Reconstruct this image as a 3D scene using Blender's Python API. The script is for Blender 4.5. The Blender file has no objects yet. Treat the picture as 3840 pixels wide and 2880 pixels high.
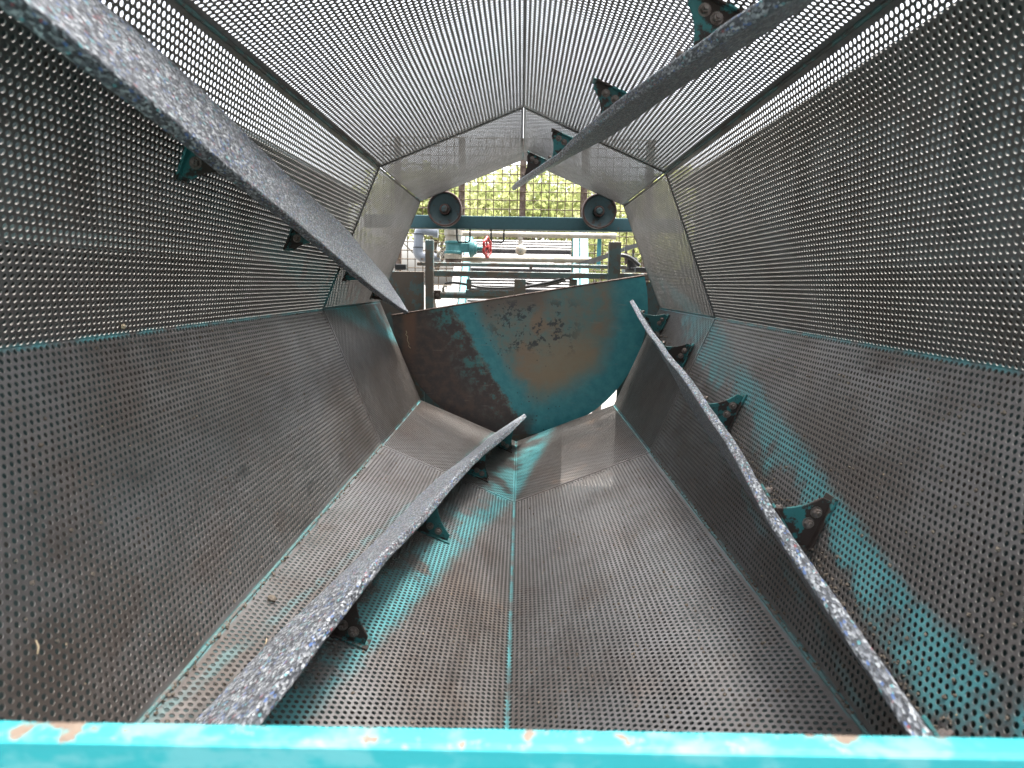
import bpy, bmesh, math, random
import numpy as np
from mathutils import Matrix, Vector, noise as mnoise

random.seed(7); rng = np.random.default_rng(7)
SC = bpy.context.scene
COL = SC.collection
PI = math.pi

# ------------------------------------------------------------------ camera
FPX = 2485.64                                    # focal length in pixels of the 3840 px wide photograph
CR = Vector((0.99976068, 0.01379039, 0.01698257))     # camera right
CD = Vector((0.01884648, -0.14875520, -0.98869444))   # camera down
CF = Vector((-0.01110824, 0.98877789, -0.14897950))   # camera forward
C0 = Vector((0.0100544, 0.0, 0.14788383))
cam = bpy.data.cameras.new('camera')
cam.sensor_width = 36.0
cam.lens = FPX / 3840 * 36
cam.clip_start = 0.02; cam.clip_end = 3000
cam.dof.use_dof = True; cam.dof.focus_distance = 3.2; cam.dof.aperture_fstop = 4.2
co = bpy.data.objects.new('camera', cam); COL.objects.link(co)
co.matrix_world = Matrix(((CR.x, -CD.x, -CF.x, C0.x), (CR.y, -CD.y, -CF.y, C0.y), (CR.z, -CD.z, -CF.z, C0.z), (0, 0, 0, 1)))
SC.camera = co

def at(px, py, Y):
    """point of the place at distance Y along the drum axis that the photograph shows at (px, py)"""
    d = CF + CR * ((px - 1920) / FPX) + CD * ((py - 1440) / FPX)
    return C0 + d * (Y / d.y)

# ------------------------------------------------------------------ light
SUN_EL, SUN_AZ = math.radians(76), math.radians(40)     # azimuth clockwise from +Y
w = bpy.data.worlds.new('World'); SC.world = w; w.use_nodes = True
wn = w.node_tree; wn.nodes.clear()
sky = wn.nodes.new('ShaderNodeTexSky'); sky.sky_type = 'NISHITA'; sky.sun_disc = False
sky.sun_elevation = SUN_EL; sky.sun_rotation = SUN_AZ
sky.air_density = 1.0; sky.dust_density = 6.0; sky.ozone_density = 0.6; sky.altitude = 50
hs = wn.nodes.new('ShaderNodeHueSaturation'); hs.inputs['Saturation'].default_value = 0.35
bg = wn.nodes.new('ShaderNodeBackground'); bg.inputs['Strength'].default_value = 0.07
wo = wn.nodes.new('ShaderNodeOutputWorld')
wn.links.new(sky.outputs[0], hs.inputs['Color']); wn.links.new(hs.outputs[0], bg.inputs[0]); wn.links.new(bg.outputs[0], wo.inputs[0])
sl = bpy.data.lights.new('sun', 'SUN'); sl.energy = 1.5; sl.angle = math.radians(14); sl.color = (1.0, 0.97, 0.93)
so = bpy.data.objects.new('sun', sl); COL.objects.link(so)
sd = Vector((math.sin(SUN_AZ) * math.cos(SUN_EL), math.cos(SUN_AZ) * math.cos(SUN_EL), math.sin(SUN_EL)))
so.rotation_euler = sd.to_track_quat('Z', 'Y').to_euler(); so.location = sd * 30
vs = SC.view_settings
vs.view_transform = 'Standard'; vs.look = 'None'; vs.gamma = 1; vs.exposure = 3.7; vs.use_curve_mapping = False
try:
    SC.cycles.max_bounces = 8; SC.cycles.diffuse_bounces = 5; SC.cycles.glossy_bounces = 4
    SC.cycles.use_denoising = True
except Exception:
    pass

# ------------------------------------------------------------------ material tools
class G:
    """small node-graph builder"""
    def __init__(s, name):
        s.m = bpy.data.materials.new(name); s.m.use_nodes = True
        s.t = s.m.node_tree; s.t.nodes.clear()
        s.out = s.t.nodes.new('ShaderNodeOutputMaterial')
        s.b = s.t.nodes.new('ShaderNodeBsdfPrincipled')
        s.t.links.new(s.b.outputs[0], s.out.inputs[0])
        s._pos = None
    def set(s, sock, v):
        if v is None: return
        if isinstance(v, bpy.types.NodeSocket): s.t.links.new(v, sock)
        elif isinstance(v, (tuple, list)):
            sock.default_value = tuple(v) + ((1,) if len(v) == 3 and len(sock.default_value) == 4 else ())
        else: sock.default_value = v
    def n(s, typ, **kw):
        nd = s.t.nodes.new(typ)
        for k, v in kw.items(): setattr(nd, k, v)
        return nd
    @property
    def pos(s):
        if s._pos is None: s._pos = s.n('ShaderNodeNewGeometry').outputs['Position']
        return s._pos
    def obj(s): return s.n('ShaderNodeTexCoord').outputs['Object']
    def gen(s): return s.n('ShaderNodeTexCoord').outputs['Generated']
    def uv(s): return s.n('ShaderNodeTexCoord').outputs['UV']
    def sep(s, v):
        nd = s.n('ShaderNodeSeparateXYZ'); s.set(nd.inputs[0], v); return nd.outputs
    def comb(s, x, y, z):
        nd = s.n('ShaderNodeCombineXYZ')
        for i, v in enumerate((x, y, z)): s.set(nd.inputs[i], v)
        return nd.outputs[0]
    def math(s, op, a, b=None, c=None, clamp=False):
        nd = s.n('ShaderNodeMath', operation=op, use_clamp=clamp)
        for i, v in enumerate((a, b, c)): s.set(nd.inputs[i], v)
        return nd.outputs[0]
    def vmul(s, v, k):
        nd = s.n('ShaderNodeVectorMath', operation='MULTIPLY'); s.set(nd.inputs[0], v); s.set(nd.inputs[1], k); return nd.outputs[0]
    def noise(s, scale, vec=None, detail=4, rough=0.55, dist=0.0, col=False):
        nd = s.n('ShaderNodeTexNoise'); s.set(nd.inputs['Vector'], vec if vec is not None else s.pos)
        nd.inputs['Scale'].default_value = scale; nd.inputs['Detail'].default_value = detail
        nd.inputs['Roughness'].default_value = rough; nd.inputs['Distortion'].default_value = dist
        return nd.outputs[1 if col else 0]
    def vor(s, scale, vec=None, feature='F1', rand=1.0):
        nd = s.n('ShaderNodeTexVoronoi', feature=feature); s.set(nd.inputs['Vector'], vec if vec is not None else s.pos)
        nd.inputs['Scale'].default_value = scale; nd.inputs['Randomness'].default_value = rand
        return nd.outputs
    def smooth(s, v, a, b):
        nd = s.n('ShaderNodeMapRange', interpolation_type='SMOOTHSTEP'); s.set(nd.inputs[0], v)
        nd.inputs[1].default_value = a; nd.inputs[2].default_value = b; return nd.outputs[0]
    def map(s, v, a, b, c, d):
        nd = s.n('ShaderNodeMapRange'); s.set(nd.inputs[0], v)
        for i, x in enumerate((a, b, c, d)): nd.inputs[i + 1].default_value = x
        return nd.outputs[0]
    def mix(s, f, a, b, mode='MIX'):
        nd = s.n('ShaderNodeMix', data_type='RGBA', blend_type=mode); s.set(nd.inputs[0], f); s.set(nd.inputs[6], a); s.set(nd.inputs[7], b); return nd.outputs[2]
    def ramp(s, v, stops, const=False):
        nd = s.n('ShaderNodeValToRGB'); s.set(nd.inputs[0], v); cr = nd.color_ramp
        if const: cr.interpolation = 'CONSTANT'
        cr.elements[0].position, cr.elements[0].color = stops[0][0], (*stops[0][1], 1)
        cr.elements[1].position, cr.elements[1].color = stops[1][0], (*stops[1][1], 1)
        for p, c in stops[2:]:
            e = cr.elements.new(p); e.color = (*c, 1)
        return nd.outputs[0]
    def bump(s, h, strength=0.3, dist=0.01):
        nd = s.n('ShaderNodeBump'); nd.inputs['Strength'].default_value = strength; nd.inputs['Distance'].default_value = dist
        s.set(nd.inputs['Height'], h); s.t.links.new(nd.outputs[0], s.b.inputs['Normal'])
    def fin(s, color=None, rough=None, metal=None, spec=None):
        s.set(s.b.inputs['Base Color'], color); s.set(s.b.inputs['Roughness'], rough); s.set(s.b.inputs['Metallic'], metal)
        s.set(s.b.inputs['Specular IOR Level'], spec)
        return s.m

TEAL = (0.035, 0.30, 0.31)
M = {}

def mat_steel():
    """worn bare steel sheet, turquoise paint left in a helical band on the lee side of each flight"""
    g = G('worn_perforated_steel')
    x, y, z = g.sep(g.pos)
    phi = g.math('ARCTAN2', z, x)
    n1 = g.noise(1.7, detail=5); n2 = g.noise(6.0, detail=5, rough=0.65); n3 = g.noise(45, detail=3); n4 = g.noise(0.9, detail=3)
    ang = g.math('SUBTRACT', phi, g.math('MULTIPLY_ADD', y, 0.166, 0.644))
    psi0 = g.math('DIVIDE', ang, PI / 2)
    wob = g.math('MULTIPLY_ADD', n2, 0.05, -0.025)
    psi = g.math('FRACT', g.math('ADD', psi0, wob))
    ctr = g.math('MULTIPLY_ADD', g.math('ABSOLUTE', g.math('SUBTRACT', y, 1.3)), 0.029, 0.088)
    hw = g.math('MULTIPLY_ADD', g.math('ABSOLUTE', g.math('SUBTRACT', y, 1.3)), 0.017, 0.046)
    dist = g.math('DIVIDE', g.math('ABSOLUTE', g.math('SUBTRACT', psi, ctr)), hw)
    band = g.smooth(g.math('ADD', dist, g.math('MULTIPLY_ADD', n3, 0.5, -0.25)), 1.15, 0.55)
    grunge = g.smooth(g.math('ADD', n2, g.math('MULTIPLY', g.math('SUBTRACT', psi, ctr), 2.2)), 0.36, 0.56)
    band = g.math('MULTIPLY', band, grunge)
    band = g.math('MULTIPLY', band, g.math('MULTIPLY', g.smooth(n1, 0.28, 0.5), g.smooth(z, 0.42, 0.12)))
    # thin painted lines: along the foot of each flight and in the folds and welds
    foot = g.smooth(g.math('ABSOLUTE', g.math('SUBTRACT', psi, 0.972)), 0.010, 0.004)
    f8 = g.math('ABSOLUTE', g.math('SUBTRACT', g.math('FRACT', g.math('ADD', g.math('DIVIDE', g.math('ADD', phi, 0.00567), PI / 4), 0.5)), 0.5))
    fold = g.smooth(g.math('ADD', f8, g.math('MULTIPLY', n2, 0.012)), 0.0215, 0.012)
    lines = g.math('MULTIPLY', g.math('MAXIMUM', g.math('MULTIPLY', foot, 0.4), fold), g.math('MULTIPLY', g.smooth(n2, 0.38, 0.58), g.smooth(z, 0.4, 0.1)))
    teal = g.math('MAXIMUM', band, lines, clamp=True)
    # bare steel: grey to brown, rust blooms, dark handling marks
    base = g.mix(g.smooth(n1, 0.36, 0.64), (0.165, 0.156, 0.15), (0.115, 0.094, 0.081))
    base = g.mix(g.math('MULTIPLY', g.smooth(g.noise(3.1, g.vmul(g.pos, (1.2, 0.5, 1.2)), detail=6, rough=0.7), 0.40, 0.68), 0.6), base, (0.235, 0.228, 0.223))
    rust = g.math('MULTIPLY', g.smooth(g.noise(2.6, g.vmul(g.pos, (1.3, 0.8, 1.3)), detail=6, rough=0.7), 0.53, 0.70), g.smooth(n4, 0.36, 0.52))
    zone = g.math('MULTIPLY', g.smooth(g.math('ABSOLUTE', g.math('SUBTRACT', x, 0.33)), 0.5, 0.15), g.smooth(z, -0.45, -0.7))     # where wet soil lay and rusted the floor
    rust = g.math('MULTIPLY', rust, g.math('MULTIPLY_ADD', zone, 0.85, 0.15))
    base = g.mix(g.math('MULTIPLY', rust, 0.8), base, (0.205, 0.118, 0.062))
    base = g.mix(g.math('MULTIPLY', g.smooth(y, 3.39, 3.41), g.math('MULTIPLY_ADD', n2, 0.7, 0.15)), base, (0.058, 0.047, 0.040))   # fine sheet never scoured as bright
    smear = g.smooth(g.noise(9, g.vmul(g.pos, (1.0, 0.35, 1.0)), detail=5, rough=0.7), 0.58, 0.74)
    base = g.mix(g.math('MULTIPLY', smear, 0.6), base, (0.035, 0.03, 0.028))
    dirt = g.math('MULTIPLY', g.smooth(g.math('ABSOLUTE', g.math('SUBTRACT', psi, 0.035)), 0.06, 0.02), g.smooth(n2, 0.30, 0.6))
    base = g.mix(g.math('MULTIPLY', dirt, 0.75), base, (0.035, 0.028, 0.022))
    tcol = g.mix(g.smooth(n2, 0.3, 0.7), (0.03, 0.175, 0.19), (0.085, 0.25, 0.255))
    col = g.mix(teal, base, tcol)
    col = g.mix(g.math('MULTIPLY', g.smooth(n3, 0.5, 0.72), 0.25), col, (0.06, 0.053, 0.05))
    nonmet = g.math('MAXIMUM', teal, g.math('MAXIMUM', dirt, rust), clamp=True)
    metal = g.math('MULTIPLY', g.math('SUBTRACT', 1.0, nonmet), 0.6)
    rough = g.math('ADD', g.map(n2, 0.3, 0.7, 0.34, 0.50), g.math('MULTIPLY', n3, 0.06))
    g.bump(g.math('ADD', g.math('MULTIPLY', n1, 5.0), g.math('ADD', n3, g.math('MULTIPLY', n2, 0.9))), 0.3, 0.003)
    return g.fin(col, rough, metal)

def mat_plank():
    """recycled plastic board: dark with white, blue, turquoise and red flecks drawn out along its length"""
    g = G('flecked_recycled_plastic')
    u = g.vmul(g.uv(), (1.0, 0.42, 1.0))
    wrp = g.noise(22, g.uv(), detail=2, col=True)
    nd = g.n('ShaderNodeVectorMath', operation='MULTIPLY_ADD'); g.set(nd.inputs[0], wrp); nd.inputs[1].default_value = (0.006, 0.004, 0); g.set(nd.inputs[2], u)
    v = g.vor(250, nd.outputs[0])
    r = g.sep(v[1])
    fleck = g.ramp(r[0], [(0.0, (0.014, 0.015, 0.018)), (0.26, (0.055, 0.06, 0.07)), (0.46, (0.13, 0.14, 0.155)), (0.66, (0.29, 0.305, 0.32)),
                          (0.84, (0.52, 0.54, 0.55)), (0.935, (0.06, 0.14, 0.36)), (0.965, (0.10, 0.36, 0.38)), (0.985, (0.28, 0.05, 0.06))], const=True)
    fine = g.noise(240, g.uv(), detail=2)
    col = g.mix(0.12, fleck, (0.135, 0.145, 0.16))
    col = g.mix(g.math('MULTIPLY', g.smooth(fine, 0.45, 0.7), 0.35), col, (0.18, 0.187, 0.20))
    wear = g.noise(7, g.uv(), detail=4)
    col = g.mix(g.math('MULTIPLY', g.smooth(wear, 0.5, 0.75), 0.35), col, (0.13, 0.13, 0.135))
    cut = g.vor(7, g.vmul(g.uv(), (1.0, 4.2, 1)), rand=1.0)
    scar = g.math('MULTIPLY', g.smooth(cut[0], 0.085, 0.05), g.smooth(g.sep(cut[1])[1], 0.55, 0.6))
    col = g.mix(scar, col, (0.03, 0.022, 0.02))
    g.bump(g.math('ADD', g.math('MULTIPLY', fine, 0.6), v[0]), 0.35, 0.004)
    return g.fin(col, g.map(fine, 0.3, 0.7, 0.34, 0.55), 0.0, 0.6)

def mat_paint(name, teal=TEAL, rusty=0.5, brown=(0.115, 0.075, 0.052), scale=7.0, dark=0.0, rough=0.5):
    """old turquoise paint flaking to brown rust and grimy patches"""
    g = G(name)
    n1 = g.noise(scale, detail=6, rough=0.65); n2 = g.noise(scale * 5, detail=5, rough=0.7); n3 = g.noise(scale * 0.35, detail=3)
    t = g.mix(n2, tuple(c * 0.8 for c in teal), tuple(min(1, c * 1.25 + 0.012) for c in teal))
    m = g.smooth(g.math('ADD', n1, g.math('MULTIPLY', g.math('SUBTRACT', n2, 0.5), 0.35)), 0.78 - 0.5 * rusty, 0.84 - 0.5 * rusty)
    c = g.mix(m, t, brown)
    c = g.mix(g.math('MULTIPLY', g.smooth(n3, 0.45, 0.7), dark), c, (0.03, 0.027, 0.025))
    g.bump(g.math('ADD', m, n2), 0.2, 0.002)
    return g.fin(c, g.math('ADD', g.math('MULTIPLY', m, 0.25), rough), 0.0, 0.4)

def mat_plate():
    """discharge plate: faded turquoise stripe and rim round a tan worn patch, dark brown rust to the left"""
    g = G('stained_discharge_plate')
    x0, y, z0 = g.sep(g.pos)
    n1 = g.noise(3.2, detail=6, rough=0.6); n2 = g.noise(15, detail=6, rough=0.7); n3 = g.noise(55, detail=4, rough=0.7)
    nb = g.noise(3.7, g.vmul(g.pos, (1, 1, -1.2)), detail=5)
    x = g.math('ADD', x0, g.math('ADD', g.math('MULTIPLY_ADD', n1, 0.20, -0.10), g.math('MULTIPLY_ADD', n2, 0.07, -0.035)))
    z = g.math('ADD', z0, g.math('ADD', g.math('MULTIPLY_ADD', nb, 0.20, -0.10), g.math('MULTIPLY_ADD', n3, 0.05, -0.025)))
    L1 = g.math('ADD', x, g.math('MULTIPLY', z, 0.6))
    teal = g.mix(g.smooth(n2, 0.3, 0.7), (0.035, 0.216, 0.248), (0.064, 0.296, 0.312))
    grey = g.mix(g.smooth(n2, 0.35, 0.65), (0.120, 0.216, 0.200), (0.192, 0.192, 0.152))
    # inside: grey-green with tan patches, tan worn centre, brown towards the top edge
    c = g.mix(g.smooth(g.noise(5.2, detail=5), 0.47, 0.62), grey, (0.240, 0.173, 0.115))
    ex = g.math('DIVIDE', g.math('SUBTRACT', x, 0.42), 0.34); ez = g.math('DIVIDE', g.math('ADD', z, 0.47), 0.24)
    dc = g.math('SQRT', g.math('ADD', g.math('MULTIPLY', ex, ex), g.math('MULTIPLY', ez, ez)))
    c = g.mix(g.math('MULTIPLY', g.smooth(dc, 1.5, 0.5), 0.85), c, g.mix(n2, (0.320, 0.248, 0.160), (0.264, 0.192, 0.115)))
    top = g.math('MULTIPLY', g.smooth(g.math('SUBTRACT', z, g.math('MULTIPLY', x, 0.175)), -0.13, 0.02), g.math('MULTIPLY', g.smooth(x, -0.36, -0.25), g.smooth(x, 0.30, 0.12)))
    c = g.mix(g.math('MULTIPLY', top, 0.9), c, (0.152, 0.114, 0.088))
    # paint left on the diagonal stripe and round the lower and right rim
    stripe = g.math('MULTIPLY', g.smooth(L1, -0.54, -0.50), g.smooth(L1, -0.24, -0.42))
    rr = g.math('SQRT', g.math('ADD', g.math('MULTIPLY', x, x), g.math('POWER', g.math('ADD', z, 0.035), 2.0)))
    rim_ = g.math('MULTIPLY', g.smooth(rr, 0.58, 0.82), g.smooth(L1, -0.54, -0.48))
    c = g.mix(g.math('MAXIMUM', stripe, rim_, clamp=True), c, teal)
    # rust brown to the left with patches of paint towards the stripe
    brn = g.mix(g.smooth(n2, 0.4, 0.62), (0.058, 0.043, 0.040), (0.099, 0.064, 0.048))
    streak = g.math('MULTIPLY', g.smooth(g.math('ABSOLUTE', g.math('ADD', x0, 0.815)), 0.075, 0.02), g.smooth(z0, -0.55, -0.15))
    brn = g.mix(g.math('MULTIPLY', streak, 0.8), brn, (0.176, 0.083, 0.048))
    mott = g.math('MULTIPLY', g.smooth(L1, -0.80, -0.58), g.smooth(g.math('ADD', n2, g.math('MULTIPLY', n1, 0.5)), 0.70, 0.86))
    brn = g.mix(g.math('MULTIPLY', mott, 0.9), brn, (0.048, 0.200, 0.192))
    edge = g.smooth(g.math('ADD', L1, g.math('MULTIPLY_ADD', n3, 0.12, -0.06)), -0.56, -0.49)
    c = g.mix(edge, brn, c)
    bot = g.math('MULTIPLY', g.smooth(z, -0.78, -0.90), g.smooth(x, 0.16, 0.04))
    c = g.mix(g.math('MULTIPLY', bot, 0.8), c, (0.072, 0.058, 0.053))
    # peeled black spots and flakes
    sp = g.vor(34, rand=1.0)
    spot = g.math('MULTIPLY', g.smooth(g.math('ADD', sp[0], g.math('MULTIPLY', n3, 0.2)), 0.34, 0.24), g.smooth(g.sep(sp[1])[0], 0.66, 0.70))
    near = g.smooth(g.math('ABSOLUTE', g.math('ADD', L1, 0.28)), 0.30, 0.08)
    pe = g.smooth(g.math('MULTIPLY_ADD', n3, 0.25, g.noise(8.5, detail=5, rough=0.75)), 0.66, 0.69)
    pz = g.math('MULTIPLY', g.smooth(g.math('ABSOLUTE', g.math('SUBTRACT', x0, 0.10)), 0.42, 0.18), g.smooth(g.math('ABSOLUTE', g.math('ADD', z0, 0.16)), 0.24, 0.12))
    blk = g.math('MAXIMUM', g.math('MULTIPLY', spot, near), g.math('MULTIPLY', pe, pz), clamp=True)
    c = g.mix(g.math('MULTIPLY', blk, 0.85), c, (0.035, 0.042, 0.046))
    scr = g.smooth(g.noise(40, g.vmul(g.pos, (0.15, 1, 1.6)), detail=3), 0.62, 0.72)
    c = g.mix(g.math('MULTIPLY', scr, 0.22), c, (0.320, 0.288, 0.240))
    g.bump(g.math('SUBTRACT', n2, g.math('MULTIPLY', blk, 1.5)), 0.25, 0.003)
    return g.fin(c, g.map(n2, 0.3, 0.7, 0.30, 0.48), 0.0, 0.5)

def mat_plain(name, c1, c2, scale=12, rough=0.55, metal=0.0, spec=0.4, bump=0.15):
    g = G(name)
    n = g.noise(scale, detail=5, rough=0.65); n2 = g.noise(scale * 6, detail=3)
    c = g.mix(g.smooth(n, 0.32, 0.68), c1, c2)
    g.bump(n2, bump, 0.002)
    return g.fin(c, g.map(n2, 0.3, 0.7, rough - 0.08, rough + 0.08), metal, spec)

def mat_lip():
    g = G('chipped_turquoise_lip')
    n1 = g.noise(26, detail=6, rough=0.7); n2 = g.noise(9, g.vmul(g.pos, (1, 1, 3)), detail=5, rough=0.7); n3 = g.noise(90, detail=3)
    x, y, z = g.sep(g.pos)
    zl = g.math('SUBTRACT', z, g.math('MULTIPLY', x, 0.0086)); topm = g.smooth(zl, -0.264, -0.2602)                      # worn arris, paint knocked off
    chip = g.smooth(g.math('ADD', g.math('ADD', n1, g.math('MULTIPLY', topm, 0.10)), g.math('MULTIPLY', n2, 0.16)), 0.735, 0.785)
    pale = g.smooth(g.math('ADD', g.noise(14, g.vmul(g.pos, (1, 1, 2.2)), detail=4), g.math('MULTIPLY', n3, 0.1)), 0.55, 0.68)
    t = g.mix(g.math('MULTIPLY', pale, 0.6), (0.035, 0.36, 0.385), (0.20, 0.46, 0.47))
    c = g.mix(chip, t, g.mix(n3, (0.20, 0.165, 0.125), (0.15, 0.095, 0.07)))
    g.bump(g.math('SUBTRACT', n3, chip), 0.3, 0.002)
    return g.fin(c, 0.42, 0.0, 0.5)

def mat_leaf():
    g = G('leaf')
    n = g.noise(1.3, detail=3); nn = g.n('ShaderNodeObjectInfo').outputs['Random']
    c = g.mix(g.smooth(n, 0.3, 0.7), (0.21, 0.245, 0.085), (0.38, 0.39, 0.18))
    tr = g.n('ShaderNodeBsdfTranslucent'); g.set(tr.inputs[0], c)
    mx = g.n('ShaderNodeMixShader'); mx.inputs[0].default_value = 0.6
    g.t.links.new(g.b.outputs[0], mx.inputs[1]); g.t.links.new(tr.outputs[0], mx.inputs[2]); g.t.links.new(mx.outputs[0], g.out.inputs[0])
    return g.fin(c, 0.5, 0.0, 0.3)

M['steel'] = mat_steel()
M['plank'] = mat_plank()
M['dull_tone'] = mat_plain('dimmed_hole_wall', (0.12, 0.113, 0.10), (0.17, 0.16, 0.145), 40, 0.6, 0.0, 0.25)  # hole walls coloured apart from the sheet to dim light in the holes
M['bracket'] = mat_paint('bracket_paint', (0.02, 0.14, 0.14), 0.62, (0.034, 0.023, 0.018), 11, 0.4)
M['frame'] = mat_paint('frame_paint', (0.085, 0.125, 0.118), 0.62, (0.125, 0.10, 0.078), 6, 0.4)
M['beam'] = mat_paint('beam_paint', (0.032, 0.09, 0.10), 0.22, (0.09, 0.07, 0.06), 9, 0.15)
M['teal'] = mat_paint('bright_teal_paint', (0.04, 0.20, 0.21), 0.2, (0.1, 0.06, 0.04), 8, 0.0)
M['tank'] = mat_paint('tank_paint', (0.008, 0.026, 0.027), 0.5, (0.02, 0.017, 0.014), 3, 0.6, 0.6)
M['hopper'] = mat_paint('hopper_paint', (0.05, 0.17, 0.17), 0.55, (0.09, 0.075, 0.065), 4, 0.4)
M['plate'] = mat_plate()
M['lip'] = mat_lip()
M['wheel'] = mat_paint('wheel_paint', (0.05, 0.082, 0.085), 0.40, (0.075, 0.05, 0.04), 16, 0.3)
M['wheel_rim'] = mat_plain('rusty_red_rim', (0.10, 0.05, 0.04), (0.05, 0.038, 0.033), 30, 0.5)
M['bolt'] = mat_plain('grimy_bolt_steel', (0.22, 0.19, 0.17), (0.12, 0.09, 0.075), 60, 0.45, 0.5)
M['weld'] = mat_paint('painted_weld', (0.08, 0.165, 0.16), 0.58, (0.125, 0.115, 0.105), 12, 0.1)
M['rust'] = mat_plain('rusty_post', (0.055, 0.03, 0.02), (0.15, 0.115, 0.095), 22, 0.75)
M['wire'] = mat_plain('rusty_wire', (0.045, 0.028, 0.016), (0.08, 0.055, 0.026), 40, 0.7)
M['pvc'] = mat_plain('dusty_white_pipe', (0.34, 0.315, 0.26), (0.25, 0.21, 0.155), 14, 0.45)
M['pvc_grey'] = mat_plain('grey_pipe', (0.24, 0.26, 0.29), (0.20, 0.215, 0.24), 10, 0.4)
M['valve'] = mat_plain('valve_green', (0.035, 0.14, 0.14), (0.06, 0.18, 0.18), 18, 0.45)
M['red'] = mat_plain('red_handwheel_paint', (0.30, 0.02, 0.018), (0.22, 0.02, 0.017), 40, 0.35)
M['black'] = mat_plain('black_rubber', (0.018, 0.018, 0.019), (0.035, 0.034, 0.033), 30, 0.5)
M['slat'] = mat_plain('pale_slat', (0.20, 0.195, 0.195), (0.12, 0.115, 0.11), 16, 0.45, 0.2)
M['belt'] = mat_plain('dark_belt', (0.02, 0.018, 0.019), (0.045, 0.039, 0.036), 14, 0.6)
M['galv'] = mat_plain('galvanised_arm', (0.17, 0.17, 0.165), (0.13, 0.12, 0.11), 16, 0.5, 0.3)
M['ground'] = mat_plain('packed_gravel', (0.16, 0.15, 0.135), (0.11, 0.10, 0.09), 1.2, 0.9)
M['leaf'] = mat_leaf()
M['bark'] = mat_plain('bark', (0.10, 0.085, 0.07), (0.16, 0.14, 0.12), 5, 0.85)
M['straw'] = mat_plain('straw', (0.50, 0.40, 0.26), (0.38, 0.29, 0.18), 20, 0.7)
M['clod'] = mat_plain('soil_clod', (0.10, 0.08, 0.06), (0.17, 0.14, 0.11), 60, 0.9)

# ------------------------------------------------------------------ mesh tools
def link(name, me, mat=None, parent=None, smooth=False):
    o = bpy.data.objects.new(name, me); COL.objects.link(o)
    if mat is not None and len(me.materials) == 0: me.materials.append(M[mat] if isinstance(mat, str) else mat)
    if parent is not None: o.parent = parent
    if not smooth: me.shade_flat()
    return o
def tag(o, label=None, cat=None, group=None, kind=None):
    for k, v in (('label', label), ('category', cat), ('group', group), ('kind', kind)):
        if v: o[k] = v
    return o
def empty(name, loc, label, cat, group=None):
    o = bpy.data.objects.new(name, None); COL.objects.link(o); o.location = loc; o.empty_display_size = 0.1
    return tag(o, label, cat, group)

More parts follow.
